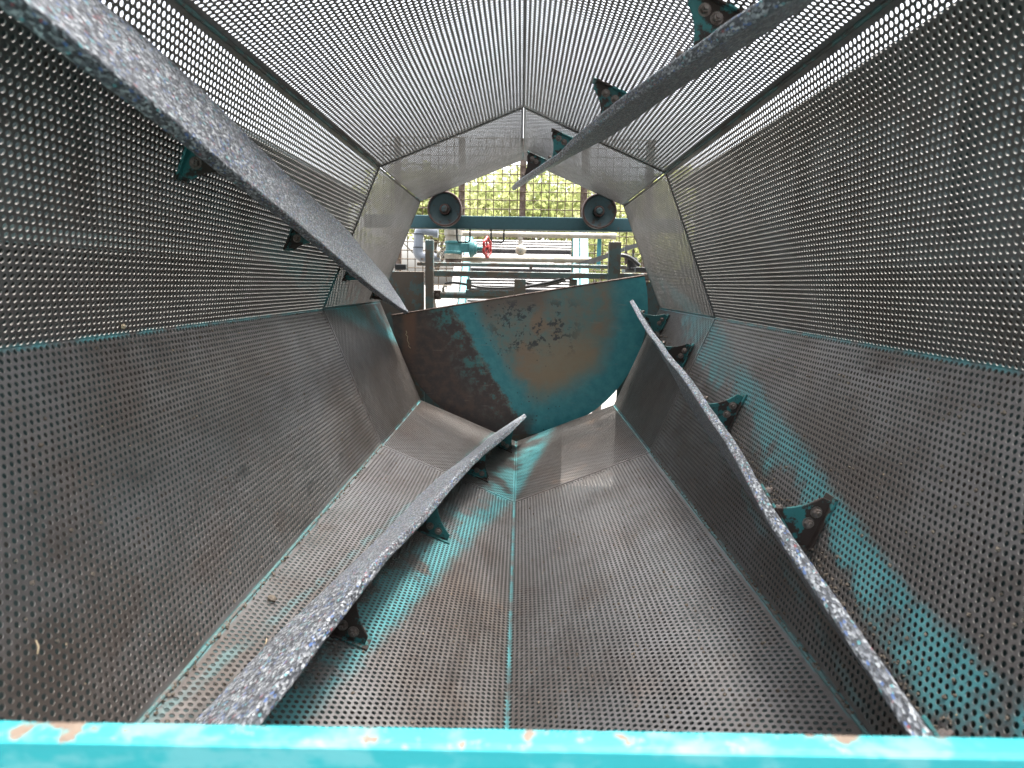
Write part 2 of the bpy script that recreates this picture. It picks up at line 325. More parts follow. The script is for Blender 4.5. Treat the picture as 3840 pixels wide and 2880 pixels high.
class MB:
    """collects shapes in world space and links them as one mesh object with its origin at `org`"""
    def __init__(s): s.v = []; s.f = []; s.sm = []
    def add(s, vs, fs, smooth=False):
        b = len(s.v); s.v += [Vector(p) for p in vs]; s.f += [tuple(i + b for i in f) for f in fs]; s.sm += [smooth] * len(fs); return s
    def hexa(s, p):     # 8 corners: 4 below, 4 above
        return s.add(p, [(0, 3, 2, 1), (4, 5, 6, 7), (0, 1, 5, 4), (1, 2, 6, 5), (2, 3, 7, 6), (3, 0, 4, 7)])
    def box(s, a, b):
        x0, y0, z0 = a; x1, y1, z1 = b
        return s.hexa([(x0, y0, z0), (x1, y0, z0), (x1, y1, z0), (x0, y1, z0), (x0, y0, z1), (x1, y0, z1), (x1, y1, z1), (x0, y1, z1)])
    def bar(s, a, b, w, h, up=(0, 0, 1)):
        a, b = Vector(a), Vector(b); d = (b - a).normalized(); up = Vector(up)
        sx = d.cross(up).normalized(); uz = sx.cross(d)
        c = [(-1, -1), (1, -1), (1, 1), (-1, 1)]
        lo = [a + sx * i * w / 2 + uz * j * h / 2 for i, j in c]; hi = [b + sx * i * w / 2 + uz * j * h / 2 for i, j in c]
        return s.hexa(lo + hi)
    def tube(s, path, r, n=10, cap=True):
        path = [Vector(p) for p in path]; R = r if isinstance(r, (list, tuple)) else [r] * len(path)
        vs = []; prev = None
        for i, p in enumerate(path):
            d = (path[min(i + 1, len(path) - 1)] - path[max(i - 1, 0)]).normalized()
            if prev is None: a = d.orthogonal().normalized()
            else: a = (prev - d * prev.dot(d)).normalized()
            prev = a; b = d.cross(a)
            vs += [p + (a * math.cos(2 * PI * k / n) + b * math.sin(2 * PI * k / n)) * R[i] for k in range(n)]
        fs = [(i * n + k, i * n + (k + 1) % n, (i + 1) * n + (k + 1) % n, (i + 1) * n + k) for i in range(len(path) - 1) for k in range(n)]
        s.add(vs, fs, True)
        if cap:
            m = len(path) - 1
            s.add(vs[:n], [tuple(range(n - 1, -1, -1))]); s.add(vs[m * n:], [tuple(range(n))])
        return s
    def lathe(s, org, axis, prof, n=28):      # prof: (radius, along axis)
        axis = Vector(axis).normalized(); a = axis.orthogonal().normalized(); b = axis.cross(a); org = Vector(org)
        vs = [org + axis * h + (a * math.cos(2 * PI * k / n) + b * math.sin(2 * PI * k / n)) * r for r, h in prof for k in range(n)]
        fs = [(i * n + k, i * n + (k + 1) % n, (i + 1) * n + (k + 1) % n, (i + 1) * n + k) for i in range(len(prof) - 1) for k in range(n)]
        return s.add(vs, fs, False)
    def prism(s, poly, off):                  # polygon of points extruded by a vector
        off = Vector(off); n = len(poly); lo = [Vector(p) for p in poly]; hi = [p + off for p in lo]
        return s.add(lo + hi, [tuple(range(n - 1, -1, -1)), tuple(range(n, 2 * n))] + [(i, (i + 1) % n, n + (i + 1) % n, n + i) for i in range(n)])
    def build(s, name, mat, parent=None, org=None, bevel=0.0, seg=2):
        base = parent.location if parent is not None and org is None else None
        o0 = Vector(org) if org is not None else (Vector(base) if base is not None else Vector((0, 0, 0)))
        me = bpy.data.meshes.new(name)
        me.from_pydata([p - o0 for p in s.v], [], s.f)
        bm = bmesh.new(); bm.from_mesh(me)
        bmesh.ops.recalc_face_normals(bm, faces=bm.faces)
        if bevel:
            es = [e for e in bm.edges if len(e.link_faces) == 2 and e.calc_face_angle(0) > 0.6]
            bmesh.ops.bevel(bm, geom=es, offset=bevel, segments=seg, affect='EDGES', clamp_overlap=True, profile=0.6)
        bm.to_mesh(me); bm.free()
        o = link(name, me, mat, None)
        if any(s.sm) and not bevel:
            me.polygons.foreach_set('use_smooth', s.sm)
        if parent is not None:
            o.parent = parent
        if org is not None and parent is None: o.location = o0
        return o

def fast_mesh(name, verts, tris, quads, mat):
    me = bpy.data.meshes.new(name)
    me.vertices.add(len(verts)); me.vertices.foreach_set('co', np.ascontiguousarray(verts, dtype=np.float32).ravel())
    nl = tris.size + quads.size
    me.loops.add(nl); me.loops.foreach_set('vertex_index', np.concatenate([tris.ravel(), quads.ravel()]).astype(np.int32))
    np_ = len(tris) + len(quads); me.polygons.add(np_)
    me.polygons.foreach_set('loop_start', np.concatenate([np.arange(len(tris)) * 3, tris.size + np.arange(len(quads)) * 4]).astype(np.int32))
    me.update(calc_edges=True)
    me.materials.append(M[mat]); me.shade_flat()
    return me

# ------------------------------------------------------------------ perforated sheet
def perforated(name, centres, hw, hh, r, n, t, cham, rects, mirror, W):
    """sheet with punched holes: u along x, drum axis along y, inner face z = 0, outer face z = -t"""
    C = np.array(centres); K = len(C)
    ang = np.arange(n) * 2 * PI / n
    ring = np.stack([np.cos(ang), np.sin(ang)], 1)
    cor = np.array([(hw, hh), (-hw, hh), (-hw, -hh), (hw, -hh)])
    layers = [(cor, 0.0), (ring * (r + cham), 0.0)] + ([(ring * r, -cham)] if cham else []) + [(ring * r, -t), (cor, -t)]
    V = np.concatenate([np.c_[p, np.full(len(p), z)] for p, z in layers])
    offs = np.cumsum([0] + [len(p) for p, _ in layers])
    q = n // 4
    def plate_tris(oc, oh, flip):
        T = []
        for k in range(4):
            for j in range(q):
                T.append((oc + k, oh + k * q + j, oh + (k * q + j + 1) % n))
            T.append((oc + (k - 1) % 4, oh + k * q, oc + k))
        T = np.array(T)
        return T[:, ::-1] if flip else T
    T = [plate_tris(offs[0], offs[1], True), plate_tris(offs[-2], offs[-3], False)]
    Q = []
    for L in range(1, len(layers) - 2):
        a, b = offs[L], offs[L + 1]
        Q += [(a + j, a + (j + 1) % n, b + (j + 1) % n, b + j) for j in range(n)]
    T = np.concatenate(T); Q = np.array(Q); nv = len(V)
    verts = (V[None] + np.c_[C, np.zeros(K)][:, None]).reshape(-1, 3)
    base = (np.arange(K) * nv)[:, None, None]
    tris = (T[None] + base).reshape(-1, 3); quads = (Q[None] + base).reshape(-1, 4)
    ev = []; eq = []
    b0 = len(verts)
    for (u0, v0, u1, v1) in rects:
        for zz in (0.0, -t):
            i = b0 + len(ev); ev += [(u0, v0, zz), (u1, v0, zz), (u1, v1, zz), (u0, v1, zz)]
            eq.append((i, i + 1, i + 2, i + 3) if zz == 0 else (i + 3, i + 2, i + 1, i))
    # rim of the sheet
    L0, L1 = rim[0], rim[1]
    for a, b in (((0, L0), (W, L0)), ((W, L0), (W, L1)), ((W, L1), (0, L1)), ((0, L1), (0, L0))):
        i = b0 + len(ev); ev += [(*a, 0), (*b, 0), (*b, -t), (*a, -t)]; eq.append((i, i + 3, i + 2, i + 1))
    verts = np.concatenate([verts, np.array(ev, float)]); quads = np.concatenate([quads, np.array(eq)])
    if mirror:
        verts[:, 0] = W - verts[:, 0]; tris = tris[:, ::-1]; quads = quads[:, ::-1]
    me = fast_mesh(name, verts, tris, quads, 'steel')
    me.materials.append(M['dull_tone'])
    first = n if cham else 0                                    # rows of quads per hole: chamfer (bare), wall (toned down)
    per = len(Q); mi = np.zeros(len(tris) + len(quads), np.int32)
    qi = np.arange(K * per) % per
    mi[len(tris):len(tris) + K * per] = (qi >= first).astype(np.int32)
    me.polygons.foreach_set('material_index', mi)
    return me

A0 = -0.00567                                # the drum stopped a hair off plumb
W = 2 * math.sin(PI / 8)                     # face width of the octagon, circumradius 1 m
Y0, YB, YC = 0.72, 3.399, 4.790
drum = empty('trommel_drum', (0, 0.72, -1.0), 'octagonal drum of perforated steel sheet seen from inside, with four spiral flights', 'trommel drum')
DL = Vector(drum.location)

PU, PV = 0.0159, 0.0180
u_first = 0.0247; ncol = 47
vend = YB - 0.0245
nrow = int((vend - Y0 - 0.02) / PV)
cent = []; rects = []
for i in range(ncol):
    u = u_first + i * PU; o = PV / 2 if i % 2 else 0.0
    for j in range(nrow): cent.append((u, vend - o - j * PV))
    rects.append((u - PU / 2, vend - o + PV / 2, u + PU / 2, YB))
    rects.append((u - PU / 2, Y0, u + PU / 2, vend - o - (nrow - 1) * PV - PV / 2))
rects += [(0, Y0, u_first - PU / 2, YB), (u_first + (ncol - 0.5) * PU, Y0, W, YB)]
rim = (Y0, YB)
near_a = perforated('coarse_sheet', cent, PU / 2, PV / 2, 0.0055, 16, 0.0022, 0.0004, rects, False, W)
near_b = perforated('coarse_sheet_mirrored', cent, PU / 2, PV / 2, 0.0055, 16, 0.0022, 0.0004, rects, True, W)

FU, FV = 0.01845, 0.0151
nc = 41; nr = int((YC - YB - 0.03) / FV)
cent = []; rects = []
uf = (W - (nc - 0.5) * FU) / 2 + FU * 0.25
for j in range(nr):
    v = YB + 0.021 + j * FV; o = FU / 2 if j % 2 else 0.0
    n_in = nc - (1 if j % 2 else 0)
    for i in range(n_in): cent.append((uf + o + i * FU, v))
    rects.append((0, v - FV / 2, uf + o - FU / 2, v + FV / 2)); rects.append((uf + o + (n_in - 0.5) * FU, v - FV / 2, W, v + FV / 2))
rects += [(0, YB + 0.001, W, YB + 0.021 - FV / 2), (0, YB + 0.021 + (nr - 0.5) * FV, W, YC)]
rim = (YB + 0.001, YC)
far_m = perforated('fine_sheet', cent, FU / 2, FV / 2, 0.0056, 12, 0.0018, 0.0, rects, False, W)

def face_frame(k):
    a1 = math.radians(k) + A0; a2 = a1 + PI / 4
    v1 = Vector((math.cos(a1), 0, math.sin(a1))); v2 = Vector((math.cos(a2), 0, math.sin(a2)))
    e = (v2 - v1).normalized(); n = -(v1 + v2).normalized()
    return v1, e, n
for k in range(0, 360, 45):
    v1, e, n = face_frame(k)
    weld_first = (k // 45) % 2 == 1
    for me, nm, sh in ((near_a if weld_first else near_b, 'perforated_panel', 0.0), (far_m, 'fine_perforated_panel', 0.003)):
        o = bpy.data.objects.new(nm, me); COL.objects.link(o); o.parent = drum
        p = v1 - n * sh
        o.matrix_local = Matrix(((e.x, 0, n.x, p.x - DL.x), (e.y, 1, n.y, p.y - DL.y), (e.z, 0, n.z, p.z - DL.z), (0, 0, 0, 1)))
# weld beads where the folded sheets meet
for k in (45, 135, 225, 315):
    a = math.radians(k) + A0; m = MB(); d = Vector((math.cos(a), 0, math.sin(a))); path = []; rad = []
    N = 150
    for i in range(N + 1):
        yy = Y0 + (YB - Y0) * i / N
        path.append(d * 0.9985 + Vector((0, yy, 0))); rad.append(0.0052 + 0.0018 * mnoise.noise((yy * 31, k, 0)))
    m.tube(path, rad, 8); m.build('weld_seam', 'weld', drum)
for k in range(0, 360, 45):
    v1, e, n = face_frame(k); p0, p1 = v1 + e * .004 + Vector((0, YB - .010, 0)), v1 + e * (W - .004) + Vector((0, YB - .010, 0)); L = Vector((0, .017, 0)); a, b = n * .0003, n * .0032
    MB().hexa([p0 + a, p1 + a, p1 + L + a, p0 + L + a, p0 + b, p1 + b, p1 + L + b, p0 + L + b]).build('joint_strip', 'steel', drum)
# joint ring and outlet ring, each an octagonal hoop outside the sheets
for yy, hgt, nm in ((YB - 0.011, 0.018, 'joint_ring'), (YC - 0.022, 0.028, 'outlet_ring'), (Y0 - 0.03, 0.05, 'inlet_ring')):
    m = MB()
    for k in range(0, 360, 45):
        v1, e, n = face_frame(k); v2 = v1 + e * W
        ri, ro = (1.005, 1.012) if nm == 'joint_ring' else (1.008, 1.05)
        i0, i1 = v1 * ri, v2 * ri; o0, o1 = v1 * ro, v2 * ro
        Y_ = Vector((0, yy, 0)); H = Vector((0, hgt, 0))
        m.hexa([i0 + Y_, i1 + Y_, o1 + Y_, o0 + Y_, i0 + Y_ + H, i1 + Y_ + H, o1 + Y_ + H, o0 + Y_ + H])
    m.build(nm, 'bracket', drum)

# ------------------------------------------------------------------ spiral flights
RT, P0, KH = 0.76254, -0.838276, 0.189077
DEV = {   # measured wander of each board's tip: distance along the axis, radius, degrees off the ideal helix
 0: [(.876,.7613,-.3),(.98,.7607,-.63),(1.114,.7597,-.78),(1.264,.7577,-1.05),(1.416,.7559,-1.38),(1.606,.7536,-1.5),(1.913,.7589,-.75),(2.108,.7605,-.4),(2.271,.7577,-.6),(2.459,.7576,-.62),(2.666,.7593,-.39),(2.9,.758,-.46),(3.189,.7509,-1.14),(3.494,.7521,-.95),(3.82,.7509,-.98),(4.203,.7586,-.3),(4.675,.7796,1.1)],
 90: [(1.235,.7648,.52),(1.354,.766,.79),(1.566,.7666,.77),(1.848,.7692,1.07),(2.123,.7703,1.11),(2.466,.77,.94),(2.907,.768,.6),(3.218,.7606,-.2),(3.75,.7702,.67),(4.527,.7915,2.1)],
 180: [(.893,.7629,.08),(1.007,.763,.01),(1.181,.7621,-.12),(1.341,.7622,-.02),(1.553,.7629,.1),(2.016,.7626,-.05),(2.519,.7638,.28),(3.077,.7683,.96),(3.864,.7754,1.64),(4.321,.7797,1.9)],
 270: [(1.035,.7653,1.1),(1.198,.7644,.66),(1.371,.7619,-.2),(1.558,.7598,-.86),(1.846,.7540,-2.0),(2.103,.755,-1.86),(2.338,.7548,-1.8),(2.632,.7505,-2.31),(2.921,.7481,-2.47),(3.179,.7473,-2.38),(3.411,.7489,-1.95),(3.732,.7581,-.57),(4.046,.7667,.44),(4.375,.7738,1.13),(4.661,.7835,1.92)]}
BASE = np.array([(.6, .035), (1.0, .082), (1.2, .104), (1.34, .114), (1.6, .143), (1.92, .19), (2.36, .25), (2.9, .312), (3.2, .352), (3.6, .425), (4.03, .497), (4.7, .605)])
TH = 0.030
LABF = {0: 'speckled grey flight board along the lower right wall, edge towards the viewer', 90: 'flight board hanging from the roof at upper right, seen edge on',
        180: 'broad pale grey flight board across the upper left', 270: 'blue-flecked flight board rising from the bottom left'}
def flight_fn(q):
    D = np.array(DEV[q]); v1, e, n = face_frame({0: 315, 90: 45, 180: 135, 270: 225}[q])
    def f(y):
        r = float(np.interp(y, D[:, 0], D[:, 1])); dv = float(np.interp(y, D[:, 0], D[:, 2]))
        a = P0 + KH * y + math.radians(q + dv)
        tip = Vector((r * math.cos(a), y, r * math.sin(a)))
        b = v1 + e * float(np.interp(y, BASE[:, 0], BASE[:, 1])) + n * 0.012; b.y = y
        d = (tip - b); wd = d.length; d.normalize()
        m = Vector((-d.z, 0, d.x))
        if m.dot(e) < 0: m = -m                   # lee side
        if q == 180: tip = tip + m * TH / 2; d = (tip - b); wd = d.length; d.normalize()
        return b, d, m, wd, n, e
    return f
def smooth_fn(f, y):     # average over a short stretch: the boards bend, they do not kink
    acc = None
    for k, wt in ((-.07, 1), (-.035, 2), (0, 3), (.035, 2), (.07, 1)):
        b, d, m, wd, n, e = f(y + k)
        b = b.copy(); b.y = y; t = b + d * wd; t.y = y
        acc = (b * wt, t * wt, wt) if acc is None else (acc[0] + b * wt, acc[1] + t * wt, acc[2] + wt)
    b, t = acc[0] / acc[2], acc[1] / acc[2]
    d = t - b; wd = d.length; d.normalize(); m2 = Vector((-d.z, 0, d.x))
    if m2.dot(e) < 0: m2 = -m2
    return b, d, m2, wd, n, e
BRK = [(0.80, .235), (1.69, .338), (2.57, .477), (3.57, .595), (4.42, .724)]
hexbolt = MB().lathe((0, 0, 0), (0, 0, 1), [(0.0001, 0.012), (0.010, 0.012), (0.0115, 0.009), (0.0115, 0.0)], 6)
hexbolt.lathe((0, 0, 0), (0, 0, 1), [(0.0001, 0.019), (0.0055, 0.019), (0.006, 0.0)], 8)
hexbolt.lathe((0, 0, 0), (0, 0, 1), [(0.0155, 0.0), (0.0155, 0.002), (0.0001, 0.002)], 12)
hb = hexbolt.build('bolt', 'bolt'); bolt_me = hb.data; bpy.data.objects.remove(hb)
def bolt(parent, loc, nrm):
    o = bpy.data.objects.new('bolt', bolt_me); COL.objects.link(o); o.parent = parent
    qn = Vector(nrm).to_track_quat('Z', 'Y'); spin = Matrix.Rotation(random.uniform(0, 1), 4, 'Z')
    o.matrix_local = Matrix.Translation(Vector(loc) - Vector(parent.location) - DL) @ qn.to_matrix().to_4x4() @ spin
    return o
for q in (0, 90, 180, 270):
    f = flight_fn(q)
    ys = np.linspace(0.66, 4.67, 160)
    c = 0.006
    prof0 = None; V = []; UV = []; S = 0.0; pb = None
    for y in ys:
        b, d, m, wd, n, e = smooth_fn(f, float(y))
        if y > 4.52: b = b + d * wd * 0.55 * (y - 4.52) / 0.15 ; wd = wd * (1 - 0.55 * (y - 4.52) / 0.15)      # end sawn off at a slant
        if pb is not None: S += (b - pb).length
        pb = b
        h = TH / 2
        pr = [(0, -h), (wd * .25, -h), (wd * .5, -h), (wd * .75, -h), (wd - c, -h), (wd - .002, -h + .002), (wd, -h + c), (wd, 0), (wd, h - c), (wd - .002, h - .002), (wd - c, h), (wd * .5, h), (0, h)]
        for s_, t_ in pr:
            p = b + d * s_ + m * t_
            k = mnoise.noise((p * 38)) * 0.0016 + mnoise.noise(p * 9) * 0.0022
            p = p + (d * 0.5 + m * 0.6) * k
            V.append(p)
        acc = 0; row = []
        for j, pq in enumerate(pr):
            if j: acc += math.hypot(pq[0] - pr[j - 1][0], pq[1] - pr[j - 1][1])
            row.append((acc, S))
        UV += row
    npf = len(pr); F = []
    for i in range(len(ys) - 1):
        for j in range(npf):
            F.append((i * npf + j, i * npf + (j + 1) % npf, (i + 1) * npf + (j + 1) % npf, (i + 1) * npf + j))
    F.append(tuple(range(npf - 1, -1, -1))); F.append(tuple((len(ys) - 1) * npf + j for j in range(npf)))
    me = bpy.data.meshes.new('flight'); me.from_pydata([p - DL for p in V], [], F)
    uvl = me.uv_layers.new(name='UVMap')
    for lp in me.loops: uvl.data[lp.index].uv = UV[lp.vertex_index]
    bm = bmesh.new(); bm.from_mesh(me); bmesh.ops.recalc_face_normals(bm, faces=bm.faces); bm.to_mesh(me); bm.free()
    me.materials.append(M['plank'])
    fo = bpy.data.objects.new('flight', me); COL.objects.link(fo); fo.parent = drum; fo['label'] = LABF[q]
    for yb, uw in BRK:
        b, d, m, wd, n, e = smooth_fn(f, yb)
        v1, _, _ = face_frame({0: 315, 90: 45, 180: 135, 270: 225}[q])
        def wall(u, y, up=0.0):
            p = v1 + e * u + n * up; p.y = y; return p
        ub = (b - v1).dot(e)
        us = ub + TH / 2 + 0.035                    # foot of the web
        und = m * (TH / 2)                          # lee face of the board
        def board(s, y, up=0.0):
            B = smooth_fn(f, y); return B[0] + B[1] * s + B[2] * (TH / 2 + up)
        yw = yb - 0.02
        V0 = wall(us, yw, 0.004); W1 = wall(uw, yw, 0.004)
        T1 = board(wd * 0.80, yw, 0.003); T0 = board(0.045, yw, 0.003)
        web = [V0, W1, W1 + n * 0.028]
        ctrl = (W1 + n * 0.02) * 0.44 + T1 * 0.42 + V0 * 0.14
        for t in np.linspace(0.12, 0.88, 6):
            web.append((W1 + n * 0.028) * (1 - t) ** 2 + ctrl * 2 * t * (1 - t) + T1 * t ** 2)
        web += [T1, T0]
        mb = MB().prism(web, (0, 0.007, 0))
        # flange on the wall, flange on the board; the rims stand a little towards the inlet
        a, c_ = wall(us - .01, yw - .016, 0.0005), wall(uw + .012, yw - .016, 0.0005); L = Vector((0, .062, 0))
        mb.hexa([a, c_, c_ + L, a + L, a + n * .007, c_ + n * .007, c_ + L + n * .007, a + L + n * .007])
        y2 = yb + 0.135
        p0, p1, p2, p3 = board(0.035, yw - .016, .0005), board(wd * .84, yw - .016, .0005), board(wd * .80, y2, .0005), board(0.06, y2, .0005)
        m2 = m * 0.007
        mb.hexa([p0, p1, p2, p3, p0 + m2, p1 + m2, p2 + m2, p3 + m2])
        mb.build('bracket', 'bracket', fo, org=DL, bevel=0.0015, seg=1)
        bolt(fo, wall(uw - 0.022, yb + 0.02, 0.007), n)
        bolt(fo, wall(us + 0.045, yb + 0.02, 0.007), n)
        for s_ in (0.42, 0.70):
            bolt(fo, board(wd * s_, yb + 0.105, 0.007), m)
        for uu, up in ((0.42, 0.036), (0.68, 0.030)):
            bolt(fo, wall(us + (uw - us) * uu, yw, up), (0, -1, 0))

# ------------------------------------------------------------------ wash tank round the drum
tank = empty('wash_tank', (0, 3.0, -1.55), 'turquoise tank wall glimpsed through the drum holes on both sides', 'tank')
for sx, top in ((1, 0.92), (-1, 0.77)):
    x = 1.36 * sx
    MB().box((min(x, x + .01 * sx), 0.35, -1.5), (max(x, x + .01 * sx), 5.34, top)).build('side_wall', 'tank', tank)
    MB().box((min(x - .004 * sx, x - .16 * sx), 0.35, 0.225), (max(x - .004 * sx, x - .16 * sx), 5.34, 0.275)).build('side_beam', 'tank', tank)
    MB().box((min(x - .001 * sx, x - .20 * sx), 0.35, top - .012), (max(x - .001 * sx, x - .20 * sx), 5.34, top - .002)).build('shade_flange', 'tank', tank)  # invented flange, added to shade the tank wall below it
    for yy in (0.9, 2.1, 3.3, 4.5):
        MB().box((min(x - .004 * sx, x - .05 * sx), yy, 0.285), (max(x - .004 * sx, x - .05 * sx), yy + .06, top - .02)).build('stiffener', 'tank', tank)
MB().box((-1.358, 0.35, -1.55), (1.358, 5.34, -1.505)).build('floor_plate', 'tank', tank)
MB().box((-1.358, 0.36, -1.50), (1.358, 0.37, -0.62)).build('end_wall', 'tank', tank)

# ------------------------------------------------------------------ inlet lip in the foreground
m = MB(); N = 260; X0, X1 = -1.0, 1.0
zt = -0.2592
rows = []
for i in range(N + 1):
    x = X0 + (X1 - X0) * i / N
    k1 = mnoise.noise((x * 70, 0, 0)) * .5 + mnoise.noise((x * 170, 3, 0)) * .5; k2 = mnoise.noise((x * 60, 7, 0)) * .5 + mnoise.noise((x * 190, 5, 0)) * .5
    dz = -max(0.0, k1 - 0.18) * 0.004 + 0.0004 * k2
    zt = -0.2592 + 0.0086 * x
    rows.append([(x, 0.562, zt - .155), (x, 0.562, zt - .004), (x, 0.5575 + .0012 * k2, zt + dz), (x, 0.5385 + .0012 * k1, zt + dz * .6), (x, 0.534, zt - .0035 + .0006 * k1), (x, 0.534 + .0004 * k2, zt - .05), (x, 0.534, zt - .157), (x, 0.552, zt - .157)])
vs = [p for r in rows for p in r]; n8 = 8
fs = [(i * n8 + j, i * n8 + (j + 1) % n8, (i + 1) * n8 + (j + 1) % n8, (i + 1) * n8 + j) for i in range(N) for j in range(n8)] + [tuple(range(n8)), tuple(N * n8 + j for j in range(n8))]
m.add(vs, fs)
hop = empty('feed_hopper', (0, -0.4, -0.47), 'feed hopper whose chipped bright turquoise lip crosses the bottom foreground', 'hopper')
m.build('inlet_lip', 'lip', hop)
MB().box((-1.02, -1.6, -0.445), (1.02, 0.5335, -0.425)).build('floor_plate', 'hopper', hop)  # unseen hopper floor and walls, added to block light from the ground
for sx in (-1, 1):
    MB().prism([(sx * 1.03, -1.6, -.445), (sx * 1.03, .68, -.445), (sx * 1.03, .68, .5), (sx * 1.03, .1, .5), (sx * 1.03, -1.6, 0.0)], (sx * .012, 0, 0)).build('side_wall', 'hopper', hop)
MB().box((-1.02, -1.62, -.44), (1.02, -1.605, 0.0)).build('unseen_back_wall', 'hopper', hop)

# ------------------------------------------------------------------ discharge plate behind the outlet
YP = 4.93
plate = empty('discharge_plate', (0, YP, -0.95), 'round-bottomed stained turquoise and brown plate closing the lower half of the outlet', 'discharge plate')
pl, pr_ = Vector((-0.9485, 0, -0.1007)), Vector((0.934, 0, 0.2303))
a_l, a_r = math.atan2(pl.z + .035, pl.x), math.atan2(pr_.z + .035, pr_.x)
if a_l > 0: a_l -= 2 * PI
if a_l > a_r: a_l -= 2 * PI
a_l = a_l if a_l > -2 * PI else a_l + 2 * PI
pts = []
for i in range(81):
    a = a_l + (a_r - a_l) * i / 80
    pts.append((0.947 * math.cos(a), YP, -0.035 + 0.947 * math.sin(a)))
MB().prism(pts, (0, 0.010, 0)).build('face_plate', 'plate', plate)
pe0, pe1 = Vector(pts[0]), Vector(pts[-1])
MB().tube([pe0 + Vector((0, .004, 0.003)), pe1 + Vector((0, .004, 0.003))], 0.0075, 8).build('top_edge', 'rust', plate)
m = MB()
arc = [(x, z) for x, _, z in pts]
for i in range(len(arc) - 1):
    (xa, za), (xb, zb) = arc[i], arc[i + 1]
    s0, s1 = 0.988, 0.976
    m.hexa([(xa * s0, YP + .011, za * s0), (xb * s0, YP + .011, zb * s0), (xb * s1, YP + .011, zb * s1), (xa * s1, YP + .011, za * s1),
            (xa * s0, YP + .30, za * s0), (xb * s0, YP + .30, zb * s0), (xb * s1, YP + .30, zb * s1), (xa * s1, YP + .30, za * s1)])
m.build('curved_wall', 'frame', plate)
# root strand stuck to the plate
rt = [at(x, y, YP - .004) for x, y in ((1522, 1240), (1526, 1247), (1521, 1254), (1529, 1262), (1527, 1276), (1534, 1290), (1532, 1298), (1540, 1306))]
tag(MB().tube(rt, 0.0022, 6).build('root_strand', 'straw', org=rt[-1]), 'pale dry root stuck to the dark left side of the round plate', 'root')

# ------------------------------------------------------------------ frame behind the outlet
def rect_bar(mb, x0, y0, x1, y1, Y, depth, tilt=True):
    """box whose front face at distance Y shows in the photograph between two corners"""
    a, b = at(x0, y0, Y), at(x1, y1, Y)
    return mb.box((min(a.x, b.x), Y, min(a.z, b.z)), (max(a.x, b.x), Y + depth, max(a.z, b.z)))
YF = 5.32
fr = empty('support_frame', at(1950, 1190, YF), 'weathered turquoise steel frame of posts and rails behind the outlet', 'frame')
for args, nm in (((1300, 1013, 1592, 1900, YF + .03, .02), 'gusset_plate'), ((2330, 1056, 2640, 1900, YF + .03, .02), 'gusset_plate'), ((1480, 1340, 2100, 1900, YF + .06, .02), 'gusset_plate'), ((1594, 899, 1625, 1330, YF - .02, .05), 'post'), ((2285, 906, 2314, 1330, YF - .02, .05), 'post'),
                 ((1400, 1015, 1592, 1045, YF + .055, .05), 'rail'), ((1627, 1014, 2283, 1046, YF, .05), 'rail'), ((2316, 1024, 2520, 1052, YF, .05), 'rail'),
                 ((1563, 982, 2349, 1009, YF + .075, .06), 'rail'),
                 ((1749, 1047, 1767, 1085, YF + .01, .03), 'strut'), ((1929, 1047, 1966, 1330, YF - .004, .04), 'strut'), ((2136, 1047, 2156, 1330, YF + .01, .03), 'strut'),
                 ((1746, 1087, 1927, 1112, YF + .008, .04), 'strut')):
    mb = MB(); rect_bar(mb, *args); mb.build(nm, 'frame', fr, bevel=0.003, seg=1)
for x, y in ((1583, 974), (1990, 1009), (2390, 1016)):
    c = at(x, y, YF + .09); MB().lathe(c, (0, 0, 1), [(.0001, .012), (.013, .012), (.013, 0), (.0001, 0)], 6).build('nut', 'rust', fr)
# two dark pads at either end of the frame rail
for x0, x1, y0, y1, lab in ((1480, 1522, 990, 1012, 'small dark rubber pad on the frame rail beside the drum at left'), (2385, 2425, 1002, 1022, 'small dark rubber pad on the frame rail beside the drum at right')):
    mb = MB(); rect_bar(mb, x0, y0, x1, y1, YF + .06, .08); tag(mb.build('rubber_pad', 'black', org=at((x0 + x1) / 2, y1, YF + .06), bevel=.006), lab, 'pad', 'rubber pads on the frame rail')

# hydraulic cylinder and its hoses
cy0, cy1 = at(1653, 1106, YF + .05), at(1748, 1106, YF + .05); cy1.z = cy0.z
hc = empty('hydraulic_cylinder', cy0, 'small rusty hydraulic cylinder lying beside the left frame post', 'cylinder')
MB().tube([cy0, cy1 + Vector((.5, 0, 0))], 0.027, 16).build('barrel', 'frame', hc)
MB().box((cy0.x - .05, cy0.y - .03, cy0.z - .037), (cy0.x, cy0.y + .03, cy0.z + .037)).build('end_clevis', 'rust', hc, bevel=.004)
MB().tube([cy0 + Vector((-.025, -.045, 0)), cy0 + Vector((-.025, -.028, 0))], 0.013, 10).build('pin', 'bolt', hc)
MB().tube([cy0 + Vector((.02, 0, .02)), cy0 + Vector((.02, 0, .055)), cy0 + Vector((.024, 0, .068)), cy0 + Vector((.05, 0, .072))], [.012, .010, .008, .008], 10).build('elbow_fitting', 'pvc', hc)
def hose(pts, r, label, Y, mat='black'):
    P = [at(x, y, Y + (dy if True else 0)) for x, y, dy in pts]
    # Catmull-Rom
    out = []
    for i in range(len(P) - 1):
        p0, p1, p2, p3 = P[max(i - 1, 0)], P[i], P[i + 1], P[min(i + 2, len(P) - 1)]
        for t in np.linspace(0, 1, 7)[:-1]:
            out.append(0.5 * ((2 * p1) + (p2 - p0) * t + (2 * p0 - 5 * p1 + 4 * p2 - p3) * t * t + (3 * p1 - p0 - 3 * p2 + p3) * t ** 3))
    out.append(P[-1])
    return tag(MB().tube(out, r, 8).build('hose', mat, org=P[0]), label, 'hose', 'black hydraulic hoses')
